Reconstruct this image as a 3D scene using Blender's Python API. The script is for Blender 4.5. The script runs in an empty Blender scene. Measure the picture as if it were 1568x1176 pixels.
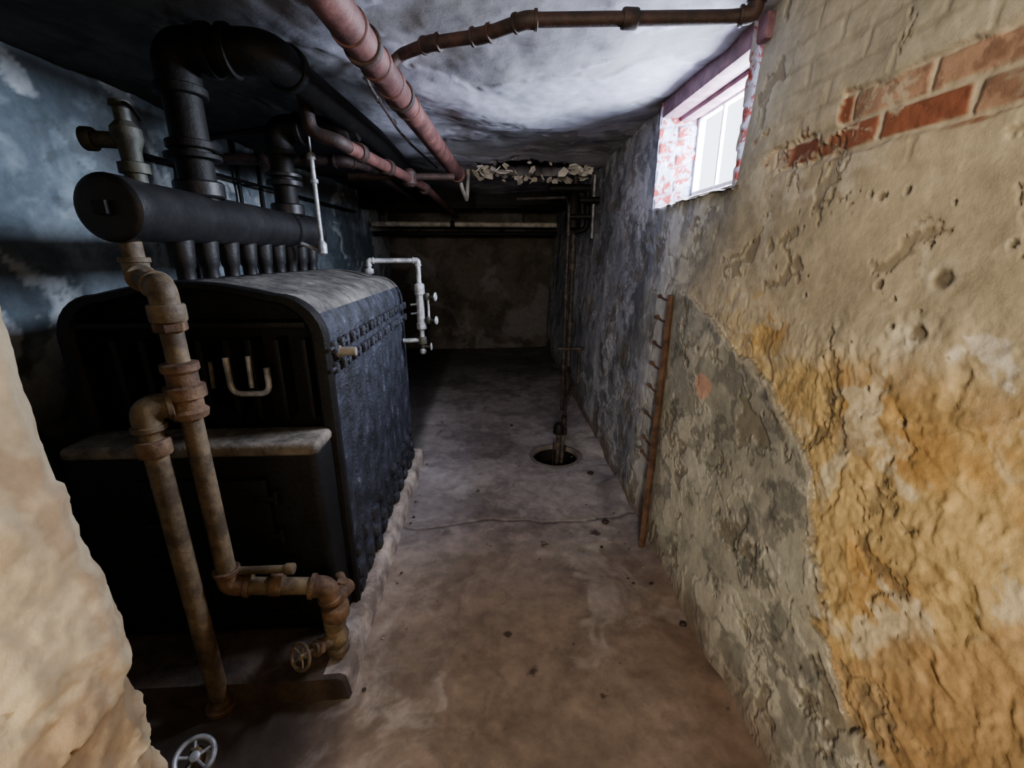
import bpy, bmesh, math, random
import numpy as np
from mathutils import Vector, Matrix
random.seed(4)
SC = bpy.context.scene

def lin(r, g, b):
    return tuple(((c/255.0)/12.92 if c/255.0 <= 0.04045 else ((c/255.0+0.055)/1.055)**2.4) for c in (r, g, b))
def L3(r, g, b): return np.array(lin(r, g, b))

# ------------------------------------------------ noise
def _hash(ix, iy, seed):
    n = (ix*374761393 + iy*668265263 + seed*974634777) & 0xffffffff
    n = ((n ^ (n >> 13))*1274126177) & 0xffffffff
    return ((n ^ (n >> 16)) & 0xffff)/65535.0
def vn(x, y, seed=0):
    x0 = np.floor(x).astype(np.int64); y0 = np.floor(y).astype(np.int64)
    fx = x-x0; fy = y-y0
    fx = fx*fx*fx*(fx*(fx*6-15)+10); fy = fy*fy*fy*(fy*(fy*6-15)+10)
    a = _hash(x0, y0, seed); b = _hash(x0+1, y0, seed)
    c = _hash(x0, y0+1, seed); d = _hash(x0+1, y0+1, seed)
    return (a*(1-fx)+b*fx)*(1-fy)+(c*(1-fx)+d*fx)*fy
def fbm(x, y, s=1.0, octv=5, seed=0, gain=0.5):
    t = 0; amp = 1; tot = 0
    ca, sa = math.cos(0.6), math.sin(0.6)
    x = x*s; y = y*s
    for o in range(octv):
        t = t+amp*(vn(x+13.7*o, y-7.3*o, seed+o*17)*2-1); tot += amp
        x, y = (ca*x-sa*y)*2.03, (sa*x+ca*y)*2.03
        amp *= gain
    return t/tot*1.6
def wf(x, y, s=1.0, octv=6, seed=0, gain=0.6, w=.5):
    dx = fbm(x, y, s*1.3, 4, seed+401)*w/s; dy = fbm(x, y, s*1.3, 4, seed+733)*w/s
    return fbm(x+dx, y+dy, s, octv, seed, gain)
def ss(a, b, x):
    t = np.clip((x-a)/(b-a), 0, 1); return t*t*(3-2*t)
def mixc(c1, c2, m):
    return c1*(1-m[..., None])+c2*m[..., None]

# ------------------------------------------------ materials
def newmat(name):
    m = bpy.data.materials.new(name); m.use_nodes = True
    nt = m.node_tree; nt.nodes.clear()
    out = nt.nodes.new('ShaderNodeOutputMaterial'); b = nt.nodes.new('ShaderNodeBsdfPrincipled')
    nt.links.new(b.outputs[0], out.inputs[0])
    return m, nt, b
def noise(nt, scale, detail=6, rough=0.6, vec=None):
    n = nt.nodes.new('ShaderNodeTexNoise'); n.inputs['Scale'].default_value = scale
    n.inputs['Detail'].default_value = detail; n.inputs['Roughness'].default_value = rough
    if vec is not None: nt.links.new(vec, n.inputs['Vector'])
    return n
def mat_vc(name, rough=0.9, bump=0.5, dist=0.01, s1=14, s2=90, var=(0.72, 1.2), spec=0.2):
    m, nt, b = newmat(name)
    at = nt.nodes.new('ShaderNodeAttribute'); at.attribute_name = 'Col'
    tc = nt.nodes.new('ShaderNodeTexCoord'); v = tc.outputs['Object']
    n1 = noise(nt, s1, 10, 0.7, v); n2 = noise(nt, s2, 5, 0.6, v)
    mr = nt.nodes.new('ShaderNodeMapRange'); mr.inputs[1].default_value = 0.3; mr.inputs[2].default_value = 0.7
    mr.inputs[3].default_value = var[0]; mr.inputs[4].default_value = var[1]
    nt.links.new(n1.outputs[0], mr.inputs[0])
    vm = nt.nodes.new('ShaderNodeVectorMath'); vm.operation = 'SCALE'
    nt.links.new(at.outputs['Color'], vm.inputs[0]); nt.links.new(mr.outputs[0], vm.inputs['Scale'])
    nt.links.new(vm.outputs[0], b.inputs['Base Color'])
    ad = nt.nodes.new('ShaderNodeMath'); ad.operation = 'MULTIPLY_ADD'
    nt.links.new(n2.outputs[0], ad.inputs[0]); ad.inputs[1].default_value = 0.3; nt.links.new(n1.outputs[0], ad.inputs[2])
    bp = nt.nodes.new('ShaderNodeBump'); bp.inputs['Strength'].default_value = bump; bp.inputs['Distance'].default_value = dist
    nt.links.new(ad.outputs[0], bp.inputs['Height']); nt.links.new(bp.outputs[0], b.inputs['Normal'])
    b.inputs['Roughness'].default_value = rough
    b.inputs['Specular IOR Level'].default_value = spec
    return m
def mat_n(name, c1, c2, scale=12, metal=0.0, rough=0.6, bump=0.4, dist=0.004, lo=0.4, hi=0.62, c3=None, spec=0.4):
    m, nt, b = newmat(name)
    tc = nt.nodes.new('ShaderNodeTexCoord'); v = tc.outputs['Object']
    n1 = noise(nt, scale, 8, 0.65, v)
    cr = nt.nodes.new('ShaderNodeValToRGB')
    cr.color_ramp.elements[0].position = lo; cr.color_ramp.elements[0].color = (*lin(*c1), 1)
    cr.color_ramp.elements[1].position = hi; cr.color_ramp.elements[1].color = (*lin(*c2), 1)
    if c3:
        e = cr.color_ramp.elements.new(min(0.95, hi+0.12)); e.color = (*lin(*c3), 1)
    nt.links.new(n1.outputs[0], cr.inputs[0]); nt.links.new(cr.outputs[0], b.inputs['Base Color'])
    n2 = noise(nt, scale*5, 5, 0.6, v)
    ad = nt.nodes.new('ShaderNodeMath'); ad.operation = 'ADD'
    nt.links.new(n2.outputs[0], ad.inputs[0]); nt.links.new(n1.outputs[0], ad.inputs[1])
    bp = nt.nodes.new('ShaderNodeBump'); bp.inputs['Strength'].default_value = bump; bp.inputs['Distance'].default_value = dist
    nt.links.new(ad.outputs[0], bp.inputs['Height']); nt.links.new(bp.outputs[0], b.inputs['Normal'])
    b.inputs['Metallic'].default_value = metal; b.inputs['Roughness'].default_value = rough
    b.inputs['Specular IOR Level'].default_value = spec
    return m

M_plaster = mat_vc('old_plaster', bump=0.5, dist=0.006, s1=18, var=(0.74, 1.2))
M_ceil = mat_vc('ceiling_plaster', bump=0.4, dist=0.008, s1=6, s2=60, var=(0.80, 1.12))
M_floor = mat_vc('dirt_concrete', bump=0.35, dist=0.006, s1=11, s2=120, rough=0.88, var=(0.68, 1.25), spec=0.2)
M_black = mat_n('black_cast_iron', (6, 6, 7), (14, 14, 15), 9, 0.0, 0.6, 0.5, 0.006, spec=.25)
M_mainblk = mat_n('black_pipe_insulation', (7, 7, 8), (16, 15, 15), 9, 0.0, 0.6, 0.5, 0.006, spec=.2)
M_boilside = mat_n('dusty_cast_iron', (18, 20, 27), (48, 51, 64), 11, 0.05, 0.55, 0.9, 0.014, c3=(110, 112, 126))
M_boiltop = mat_n('dusty_boiler_top', (54, 52, 51), (100, 97, 92), 9, 0.0, 0.8, 0.6, 0.01, c3=(134, 130, 124))
M_ledge = mat_n('lit_grey_iron', (62, 58, 54), (118, 110, 100), 9, 0.0, 0.8, 0.6, 0.008)  # paler grey puts the light on the boiler shelf into its colour
M_header = mat_n('painted_black_pipe', (10, 10, 12), (24, 24, 26), 8, 0.1, 0.5, 0.4, 0.005, c3=(46, 38, 34))
M_rust = mat_n('pink_rust_pipe', (60, 36, 34), (94, 60, 56), 10, 0.1, 0.6, 0.5, 0.004, c3=(124, 94, 88))
M_drust = mat_n('dark_rust', (26, 18, 17), (54, 35, 31), 16, 0.1, 0.65, 0.5, 0.004)
M_tan = mat_n('tan_dusty_iron', (64, 54, 42), (112, 98, 76), 12, 0.05, 0.65, 0.5, 0.004, c3=(152, 138, 114))
M_orust = mat_n('brown_rust_iron', (66, 48, 36), (112, 88, 66), 14, 0.05, 0.7, 0.6, 0.005, c3=(152, 132, 106))
M_steel = mat_n('galvanised', (110, 114, 120), (176, 180, 188), 20, 0.4, 0.45, 0.2, 0.002)
M_white = mat_n('white_painted_pipe', (130, 128, 122), (190, 186, 178), 10, 0, 0.6, 0.3, 0.003)
M_brass = mat_n('tarnished_brass', (34, 36, 32), (64, 66, 56), 16, 0.2, 0.6, 0.4, 0.003)
M_conc = mat_n('curb_concrete', (104, 94, 88), (168, 157, 150), 8, 0, 0.85, 0.7, 0.01)
M_slab = mat_n('dark_slab', (44, 36, 32), (74, 62, 54), 8, 0, 0.85, 0.7, 0.01)
M_rim = mat_n('pit_rim', (96, 90, 88), (120, 112, 110), 8, 0, 0.85, 0.7, 0.01)
M_wood = mat_n('purple_painted_wood', (84, 58, 70), (124, 92, 102), 14, 0, 0.6, 0.4, 0.004)
M_frame = mat_n('window_frame_paint', (160, 160, 166), (215, 215, 222), 14, 0, 0.6, 0.3, 0.003)
M_wrail = mat_n('rail_rust', (62, 43, 33), (98, 73, 55), 16, 0, 0.7, 0.5, 0.004)
M_flake = mat_n('plaster_flake', (190, 188, 184), (235, 233, 230), 14, 0, 0.9, 0.5, 0.004)
M_pit = mat_n('pit_dark', (14, 13, 12), (26, 24, 22), 10, 0, 0.5, 0.5, 0.01)
M_gpipe = mat_n('grey_rusty_pipe', (40, 34, 32), (86, 78, 74), 18, 0.1, 0.6, 0.5, 0.004, c3=(120, 114, 112))
mg, nt, b = newmat('dirty_window_glass')
nt.nodes.remove(b)
tr = nt.nodes.new('ShaderNodeBsdfTransparent'); gl = nt.nodes.new('ShaderNodeBsdfGlossy'); gl.inputs['Roughness'].default_value = 0.15
mx = nt.nodes.new('ShaderNodeMixShader'); mx.inputs[0].default_value = 0.06
nt.links.new(tr.outputs[0], mx.inputs[1]); nt.links.new(gl.outputs[0], mx.inputs[2])
nt.links.new(mx.outputs[0], [n for n in nt.nodes if n.type == 'OUTPUT_MATERIAL'][0].inputs[0])
M_glass = mg
mb, nt, b = newmat('bulb_glow')
b.inputs['Emission Color'].default_value = (1, .8, .5, 1); b.inputs['Emission Strength'].default_value = 8
M_bulb = mb

# ------------------------------------------------ surfaces
def surface(name, us, vs, fpos, fcol, mat, keep=None):
    U, V = np.meshgrid(us, vs, indexing='ij')
    P, C = fpos(U, V), None
    C = fcol(U, V)
    nu, nv = U.shape
    co = np.stack([P[0], P[1], P[2]], -1).reshape(-1, 3).astype(np.float32)
    idx = np.arange(nu*nv).reshape(nu, nv)
    q = np.stack([idx[:-1, :-1], idx[1:, :-1], idx[1:, 1:], idx[:-1, 1:]], -1)
    if keep is not None:
        cu = (U[:-1, :-1]+U[1:, 1:])/2; cv = (V[:-1, :-1]+V[1:, 1:])/2
        q = q[keep(cu, cv)]
    q = q.reshape(-1, 4)
    me = bpy.data.meshes.new(name)
    me.vertices.add(len(co)); me.vertices.foreach_set('co', co.ravel())
    me.loops.add(len(q)*4); me.loops.foreach_set('vertex_index', q.ravel().astype(np.int32))
    me.polygons.add(len(q)); me.polygons.foreach_set('loop_start', np.arange(len(q), dtype=np.int32)*4)
    me.update(calc_edges=True)
    ca = me.color_attributes.new('Col', 'FLOAT_COLOR', 'POINT')
    cc = np.ones((len(co), 4), dtype=np.float32); cc[:, :3] = np.clip(C.reshape(-1, 3), 0, 1)
    ca.data.foreach_set('color', cc.ravel())
    me.polygons.foreach_set('use_smooth', np.ones(len(q), dtype=bool))
    me.materials.append(mat)
    ob = bpy.data.objects.new(name, me); SC.collection.objects.link(ob)
    return ob

CEIL = 2.42
# --- right wall
def brickpat(Y, Z, bw=0.215, bh=0.075, mort=0.012, seed=3):
    r = np.floor(Z/bh); off = (r % 2)*bw*0.5
    fy = ((Y+off)/bw) % 1*bw; fz = (Z/bh) % 1*bh
    wob = 0.004*fbm(Y, Z, 30, 3, seed)
    e = np.minimum(np.minimum(fy, bw-fy), np.minimum(fz, bh-fz))+wob
    m = ss(mort*0.4, mort*0.9, e)
    rid = _hash(np.floor((Y+off)/bw).astype(np.int64), r.astype(np.int64), seed)
    return m, rid
zb = np.array([0.0, .3, .446, .56, .707, .91, 1.076, 1.225, 1.3, 1.42, 1.58, 1.8, 2.5])
yb = np.array([.60, .64, .70, .905, .94, 1.02, 1.19, 1.476, 1.72, 2.08, 1.90, 1.78, 1.7])
rng = random.Random(8)
POCK = [(.91, 1.55, .026), (.92, 1.43, .022), (1.05, 1.53, .010), (1.0, 1.50, .008), (1.88, 1.19, .017), (1.69, .84, .016), (1.30, 1.48, .010), (1.12, 1.74, .012), (.80, 1.62, .009)]
for k in range(60): POCK.append((rng.uniform(1.0, 2.6), rng.uniform(.25, 1.8), rng.uniform(.003, .010)))
for k in range(25): POCK.append((rng.uniform(.55, 1.6), rng.uniform(1.2, 1.85), rng.uniform(.003, .007)))
WHT = [(.80, 1.41, .028), (.735, 1.365, .022), (.70, 1.30, .02), (.95, 1.40, .012)]
def pocks(Y, Z):
    wob = .006*fbm(Y, Z, 40, 3, 77)
    m = np.zeros(Y.shape); rimm = np.zeros(Y.shape)
    for y, z, r in POCK:
        dd = np.hypot(Y-y, (Z-z)*1.1)+wob
        m = np.maximum(m, ss(r, r*.5, dd)); rimm = np.maximum(rimm, ss(r*1.8, r*1.3, dd)*ss(r*.8, r*1.1, dd))
    return m, rimm
def rw_masks(Y, Z):
    n1 = fbm(Y, Z, 5, 6, 11, .55); n2 = fbm(Y, Z, 2.2, 6, 21, .55)
    d = Y-np.interp(Z, zb, yb)+0.06*n1+0.03*fbm(Y, Z, 18, 4, 31)
    grey = ss(-0.006, 0.006, d)
    soft = ss(-.12, .25, d+.1*n2)
    grey = grey*(1-ss(1.38, 1.5, Z))+soft*ss(1.38, 1.5, Z)
    band = ss(1.865, 1.88, Z+0.015*n1)*(1-ss(2.02, 2.03, Z+0.02*n1))*ss(0.0, .03, 1.70-Y+.1*n1)
    band = np.clip(band, 0, 1)*ss(-0.35, -0.2, wf(Y, Z, 5, 5, 55)+ss(1.5, .9, Y)*.35-ss(1.94, 1.97, Z)*.15)
    return n1, n2, d, grey, band
def chips(Y, Z): return ss(.42, .50, wf(Y, Z, 7, 6, 71))
def peelm(Y, Z): return ss(0.16, 0.22, wf(Y, Z, 3.2, 7, 41, .62))
def rw_x(Y, Z):
    n1, n2, d, grey, band = rw_masks(Y, Z)
    base = 0.90+0.055*Z+0.02*np.clip(Y-2, 0, 6)
    h = 0.016*fbm(Y, Z, 1.3, 3, 5)+0.005*fbm(Y, Z, 4, 5, 6)
    rough = 0.009*wf(Y, Z, 9, 6, 8)
    ochre = (1-grey)*(1-ss(1.35, 1.55, Z+.1*n2))
    h = h+0.011*grey*(1-ss(1.38, 1.5, Z))+rough*(0.12+.8*ochre)
    h = h+0.0024*peelm(Y, Z)*grey-0.004*chips(Y, Z)
    pm, pr = pocks(Y, Z); h = h-.005*pm+.0012*pr
    bm_, rid = brickpat(Y, Z)
    upper = ss(1.75, 1.9, Z)*(1-ss(2.3, 2.4, Z))*ss(1.75, 1.5, Y)
    h = h-0.008*band+(bm_-1)*0.006*band+(bm_-1)*0.0022*upper*(1-band)
    return base-h
def rw_pos(Y, Z): return rw_x(Y, Z), Y, Z
def rw_col(Y, Z):
    n1, n2, d, grey, band = rw_masks(Y, Z)
    one = np.ones(Y.shape+(1,))
    cream = mixc(L3(210, 197, 167)*one, L3(184, 172, 146), ss(-.4, .6, n2))
    cream = mixc(cream, L3(220, 211, 188), ss(.0, .5, wf(Y, Z, 5, 6, 12))*.7)
    cream = mixc(cream, L3(152, 142, 118), ss(.15, .5, wf(Y, Z, 4, 7, 13, .65))*.5)
    cream = mixc(cream, L3(180, 178, 162), ss(1.9, 2.15, Z+.1*n2)*.7)
    oc = mixc(L3(208, 180, 124)*one, L3(188, 150, 92), ss(-.2, .5, n1))
    oc = mixc(oc, L3(222, 208, 176), ss(.05, .4, wf(Y, Z, 7, 6, 14))*.85)
    oc = mixc(oc, L3(146, 120, 80), ss(.15, .5, wf(Y, Z, 9, 6, 15))*.55)
    ochm = 1-ss(1.22, 1.42, Z+.16*n2+.06*n1)
    ochm = np.maximum(ochm, ss(.16, .1, np.hypot((Y-1.55)/1.6, (Z-1.34)))*ss(-.4, 0., n1))
    c = mixc(cream, oc, ochm)
    tan = ss(0, .05, (0.98-(Y-.6)*1.6)-Z+.08*n1)
    c = mixc(c, mixc(L3(178, 146, 100)*one, L3(156, 126, 86), ss(-.3, .5, n1)), tan*.9)
    g = mixc(L3(184, 182, 166)*one, L3(158, 156, 142), ss(-.4, .5, n2))
    g = mixc(g, L3(204, 200, 184), peelm(Y, Z)*.65)
    g = mixc(g, L3(112, 112, 106), ss(.1, .5, wf(Y, Z, 5, 7, 43, .65))*.7)
    g = mixc(g, L3(88, 88, 84), ss(.35, .5, wf(Y, Z, 9, 6, 48, .65))*.6)
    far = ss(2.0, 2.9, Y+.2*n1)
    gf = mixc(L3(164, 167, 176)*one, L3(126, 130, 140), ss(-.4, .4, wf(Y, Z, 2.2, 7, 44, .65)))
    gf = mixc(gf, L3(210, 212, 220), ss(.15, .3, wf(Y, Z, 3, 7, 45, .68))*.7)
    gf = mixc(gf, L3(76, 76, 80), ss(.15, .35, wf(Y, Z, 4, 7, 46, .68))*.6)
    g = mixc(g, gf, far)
    strip = ss(.0, .03, .10-np.abs(Y-2.38)+.04*n1)*ss(-.5, .1, n2+.2)
    g = mixc(g, L3(200, 200, 196), strip*.75)
    highlight_strip = ss(.0, .05, .09-np.abs(Y-3.75)+.04*n1)*ss(1.6, 1.3, Z)  # vertical highlight on the far wall, put into the colour
    g = mixc(g, L3(196, 198, 204), highlight_strip*.7)
    c = mixc(c, g, grey)
    edge = ss(.014, .003, np.abs(d))*(1-ss(1.4, 1.5, Z))
    c = mixc(c, L3(100, 88, 68), edge*.85)
    pale = ss(.04, .0, np.abs(d-.03))*(1-ss(1.4, 1.5, Z))
    c = mixc(c, L3(206, 196, 172), pale*.5)
    pink = ss(.05, .04, np.hypot((Y-1.79)*.8, (Z-1.05)*1.3)+.04*n1)
    c = mixc(c, L3(206, 166, 142), pink)
    bm_, rid = brickpat(Y, Z)
    bc = mixc(L3(146, 92, 70)*one, L3(190, 158, 132), (rid > .6).astype(float)*.8)
    bc = mixc(bc, L3(204, 192, 168), ss(.1, .3, wf(Y, Z, 9, 6, 61, .65))*.8)
    bc = mixc(bc, L3(92, 60, 48), ss(.1, .4, wf(Y, Z, 12, 6, 62, .65))*.5)
    bc = mixc(L3(196, 184, 160)*one, bc, bm_)
    c = mixc(c, bc, band)
    upper = ss(1.75, 1.9, Z)*(1-ss(2.3, 2.4, Z))*ss(1.75, 1.5, Y)*(1-band)
    c = mixc(c, L3(140, 130, 110), (1-bm_)*upper*.35)
    c = mixc(c, L3(120, 108, 86), chips(Y, Z)*.55)
    pm, pr = pocks(Y, Z); c = mixc(c, L3(88, 78, 64), pm*.7); c = mixc(c, L3(206, 200, 184), pr*.3)
    for y, z, r in WHT:
        c = mixc(c, L3(228, 222, 206), ss(r, r*.4, np.hypot((Y-y)*.8, Z-z)+.04*n1+.03*fbm(Y, Z, 25, 4, 99))*.8)
    crk = np.abs(wf(Y, Z, 1.3, 6, 91)); c = mixc(c, L3(96, 90, 80), (1-ss(0.0, 0.006, crk))*.45*ss(-.1, .3, n2))
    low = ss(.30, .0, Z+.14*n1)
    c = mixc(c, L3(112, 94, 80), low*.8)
    return c
ys = np.concatenate([np.linspace(-2.6, .4, 60)[:-1], np.linspace(.4, 3.0, 560)[:-1], np.linspace(3.0, 7.75, 300)])
zs = np.linspace(-.03, 2.5, 430)
WY0, WY1, WZ0, WZ1 = 1.83, 2.74, 1.87, 2.36
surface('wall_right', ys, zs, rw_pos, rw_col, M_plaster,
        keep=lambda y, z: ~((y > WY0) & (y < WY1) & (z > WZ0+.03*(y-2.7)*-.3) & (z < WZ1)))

# --- left wall
def lw_pos(Y, Z):
    n = .02*fbm(Y, Z, 1.2, 3, 105)+.01*fbm(Y, Z, 6, 5, 106)
    return -2.12+0.065*Y+n, Y, Z
def lw_col(Y, Z):
    c = mixc(L3(128, 140, 148)*np.ones(Y.shape+(1,)), L3(86, 97, 105), ss(-.4, .4, wf(Y, Z, 2.2, 7, 107)))
    c = mixc(c, L3(190, 198, 202), ss(.12, .32, wf(Y, Z, 2.2, 7, 108))*.75)
    c = mixc(c, L3(60, 62, 62), ss(.2, .5, wf(Y, Z, 3, 7, 109, .65))*.5)
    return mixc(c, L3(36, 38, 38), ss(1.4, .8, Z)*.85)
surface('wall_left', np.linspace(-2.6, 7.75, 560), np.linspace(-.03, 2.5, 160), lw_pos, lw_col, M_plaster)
# --- back wall
def bw_pos(X, Z):
    return X, 7.6-.03*fbm(X, Z, 1.5, 5, 205), Z
def bw_col(X, Z):
    c = mixc(L3(92, 88, 82)*np.ones(X.shape+(1,)), L3(70, 67, 62), ss(-.5, .5, wf(X, Z, 2.2, 7, 207)))
    return mixc(c, L3(120, 120, 124), ss(.1, .5, wf(X, Z, 1.6, 7, 208))*.6)
surface('wall_back', np.linspace(-1.9, 1.3, 160), np.linspace(-.03, 2.5, 120), bw_pos, bw_col, M_plaster)
def rr_pos(X, Z): return X, -2.5+.02*fbm(X, Z, 2, 4, 3), Z
surface('wall_rear', np.linspace(-2.5, 1.2, 60), np.linspace(-.03, 2.5, 50), rr_pos, lambda X, Z: L3(190, 170, 130)*np.ones(X.shape+(1,)), M_plaster)

# --- doorway wall (thick stone jamb by the camera)
path = [(-2.3, .455), (-.52, .455), (-.475, .445), (-.455, .415), (-.45, .37), (-.45, -.32), (-.5, -.38), (-2.4, -.38)]
def densify(path, step=.006):
    out = [np.array(path[0])]
    for a, b_ in zip(path[:-1], path[1:]):
        a = np.array(a); b_ = np.array(b_); n = max(1, int(np.linalg.norm(b_-a)/step))
        for i in range(1, n+1): out.append(a+(b_-a)*i/n)
    return np.array(out)
dp = densify(path)
tang = np.gradient(dp, axis=0); tang /= np.linalg.norm(tang, axis=1)[:, None]
for _ in range(8): tang[1:-1] = (tang[:-2]+tang[1:-1]*2+tang[2:])/4
nrm = np.stack([-tang[:, 1], tang[:, 0]], 1); nrm /= np.linalg.norm(nrm, axis=1)[:, None]
sarr = np.arange(len(dp))*.006
def jm_h(S, Z):
    h = .006*fbm(S, Z, 2.2, 3, 301)+.003*wf(S, Z, 8, 6, 302)+.002*fbm(S, Z, 30, 4, 303)
    low = ss(1.375, 1.362, Z+.03*fbm(S, Z, 4, 4, 305))
    h = h+low*(.008+.007*wf(S, Z, 7, 7, 304, .68))
    h = h-.006*ss(.3, .40, wf(S, Z, 6, 6, 309))*low
    return h
def jm_pos(I, Z):
    i = I.astype(int); S = sarr[i]; h = jm_h(S, Z)
    return dp[i, 0]+nrm[i, 0]*h, dp[i, 1]+nrm[i, 1]*h, Z
def jm_col(I, Z):
    i = I.astype(int); S = sarr[i]
    c = mixc(L3(194, 182, 154)*np.ones(I.shape+(1,)), L3(168, 152, 124), ss(-.3, .5, wf(S, Z, 5, 6, 311)))
    c = mixc(c, L3(150, 122, 96), ss(.2, .45, wf(S, Z, 6, 6, 312))*.45)
    return mixc(c, L3(120, 100, 76), ss(.3, .45, wf(S, Z, 6, 6, 309))*.6)
surface('wall_front', np.arange(len(dp)).astype(float), np.linspace(-.03, 2.5, 420), jm_pos, jm_col, M_plaster)

# --- ceiling
def cl_hole(X, Y):
    return ss(0, .06, 1-np.hypot((X-.50)/.55, (Y-4.55)/.30)+.5*wf(X, Y, 4, 5, 409))
def cl_pos(X, Y):
    h = .035*fbm(X, Y, 1.1, 3, 401)+.007*fbm(X, Y, 4, 4, 402)+.0015*fbm(X, Y, 18, 4, 404)
    pe = ss(.2, .25, wf(X, Y, 1.6, 7, 403)); h = h+.004*pe
    h = h+.10*cl_hole(X, Y)
    return X, Y, CEIL+h
def cl_col(X, Y):
    c = mixc(L3(156, 157, 172)*np.ones(X.shape+(1,)), L3(130, 131, 142), ss(-.4, .4, wf(X, Y, 1.4, 7, 411)))
    c = mixc(c, L3(98, 98, 96), ss(.1, .4, wf(X, Y, 1.6, 7, 403, .65))*.6)
    c = mixc(c, L3(84, 82, 78), (1-ss(0, .006, np.abs(wf(X, Y, 1.1, 6, 415))))*.4)
    c = mixc(c, L3(104, 106, 92), ss(1.75, 1.1, Y+.3*fbm(X, Y, 2, 4, 416))*.8)
    left_dark = ss(-.35, -.95, X+.25*fbm(X, Y, 1.6, 4, 412))  # ceiling colour turns darker towards the left wall
    c = mixc(c, L3(40, 44, 40), left_dark*.88)
    c = mixc(c, L3(18, 15, 13), cl_hole(X, Y))
    return c
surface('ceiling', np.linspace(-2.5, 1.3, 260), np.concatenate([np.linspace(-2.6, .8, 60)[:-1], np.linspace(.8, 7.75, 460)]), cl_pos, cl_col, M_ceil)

# --- floor
PX, PY, PR = .53, 3.24, .19
def seam(X, Y): return np.abs(Y-2.33+.05*fbm(X, Y, 2.5, 5, 503)+.01*fbm(X, Y, 20, 3, 507))
def fl_pos(X, Y):
    h = .010*fbm(X, Y, 1.3, 4, 501)+.003*fbm(X, Y, 9, 5, 502)
    h = h-.005*ss(.02, .0, seam(X, Y))
    h = h+.04*ss(.72, .95, X+.05*fbm(X, Y, 3, 4, 505))*ss(-.2, .5, fbm(X, Y, 2, 3, 506)+.4)
    h = h*ss(.17, .4, np.hypot(X-PX, Y-PY))
    return X, Y, h
SPOTS = [(.16, 1.32, .020), (.42, 1.2, .012), (.05, 1.5, .01), (.3, 2.1, .015), (-.1, 2.7, .012), (.62, 2.2, .02), (-.2, 1.2, .01)]
for k in range(40): SPOTS.append((rng.uniform(-.5, .85), rng.uniform(1.0, 4.0), rng.uniform(.002, .007)))
def fl_col(X, Y):
    n = wf(X, Y, 2.4, 7, 511, .65)
    one = np.ones(X.shape+(1,))
    c = mixc(L3(118, 104, 94)*one, L3(98, 86, 77), ss(-.6, .6, n))
    g = mixc(L3(154, 149, 151)*one, L3(122, 117, 120), ss(-.5, .5, n))
    c = mixc(c, g, ss(1.4, 2.9, Y+.15*n))
    c = mixc(c, L3(172, 166, 162), ss(.1, .6, wf(X, Y, 1.8, 7, 512, .68))*.35)
    c = mixc(c, L3(76, 66, 60), ss(.2, .6, wf(X, Y, 3, 7, 513, .68))*.35)
    c = mixc(c, L3(54, 44, 38), ss(.016, .0, seam(X, Y))*.6*ss(-.5, .1, n+.1))
    c = mixc(c, L3(100, 78, 62), ss(.45, .85, X+.15*n)*ss(2.4, 1.4, Y)*.55)
    wob = .02*fbm(X, Y, 30, 3, 9)
    for sx, sy, r in SPOTS:
        c = mixc(c, L3(34, 24, 19), ss(r*1.6, r*.5, np.hypot(X-sx, Y-sy)+wob*(r > .009))*.8)
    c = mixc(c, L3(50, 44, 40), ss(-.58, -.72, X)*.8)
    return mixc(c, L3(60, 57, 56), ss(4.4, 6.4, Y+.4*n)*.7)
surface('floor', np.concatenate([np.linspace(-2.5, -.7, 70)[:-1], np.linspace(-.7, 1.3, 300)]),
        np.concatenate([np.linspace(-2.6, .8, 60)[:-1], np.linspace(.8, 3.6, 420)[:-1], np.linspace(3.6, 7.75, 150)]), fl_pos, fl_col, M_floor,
        keep=lambda x, y: np.hypot(x-PX, y-PY) > PR)

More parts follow.
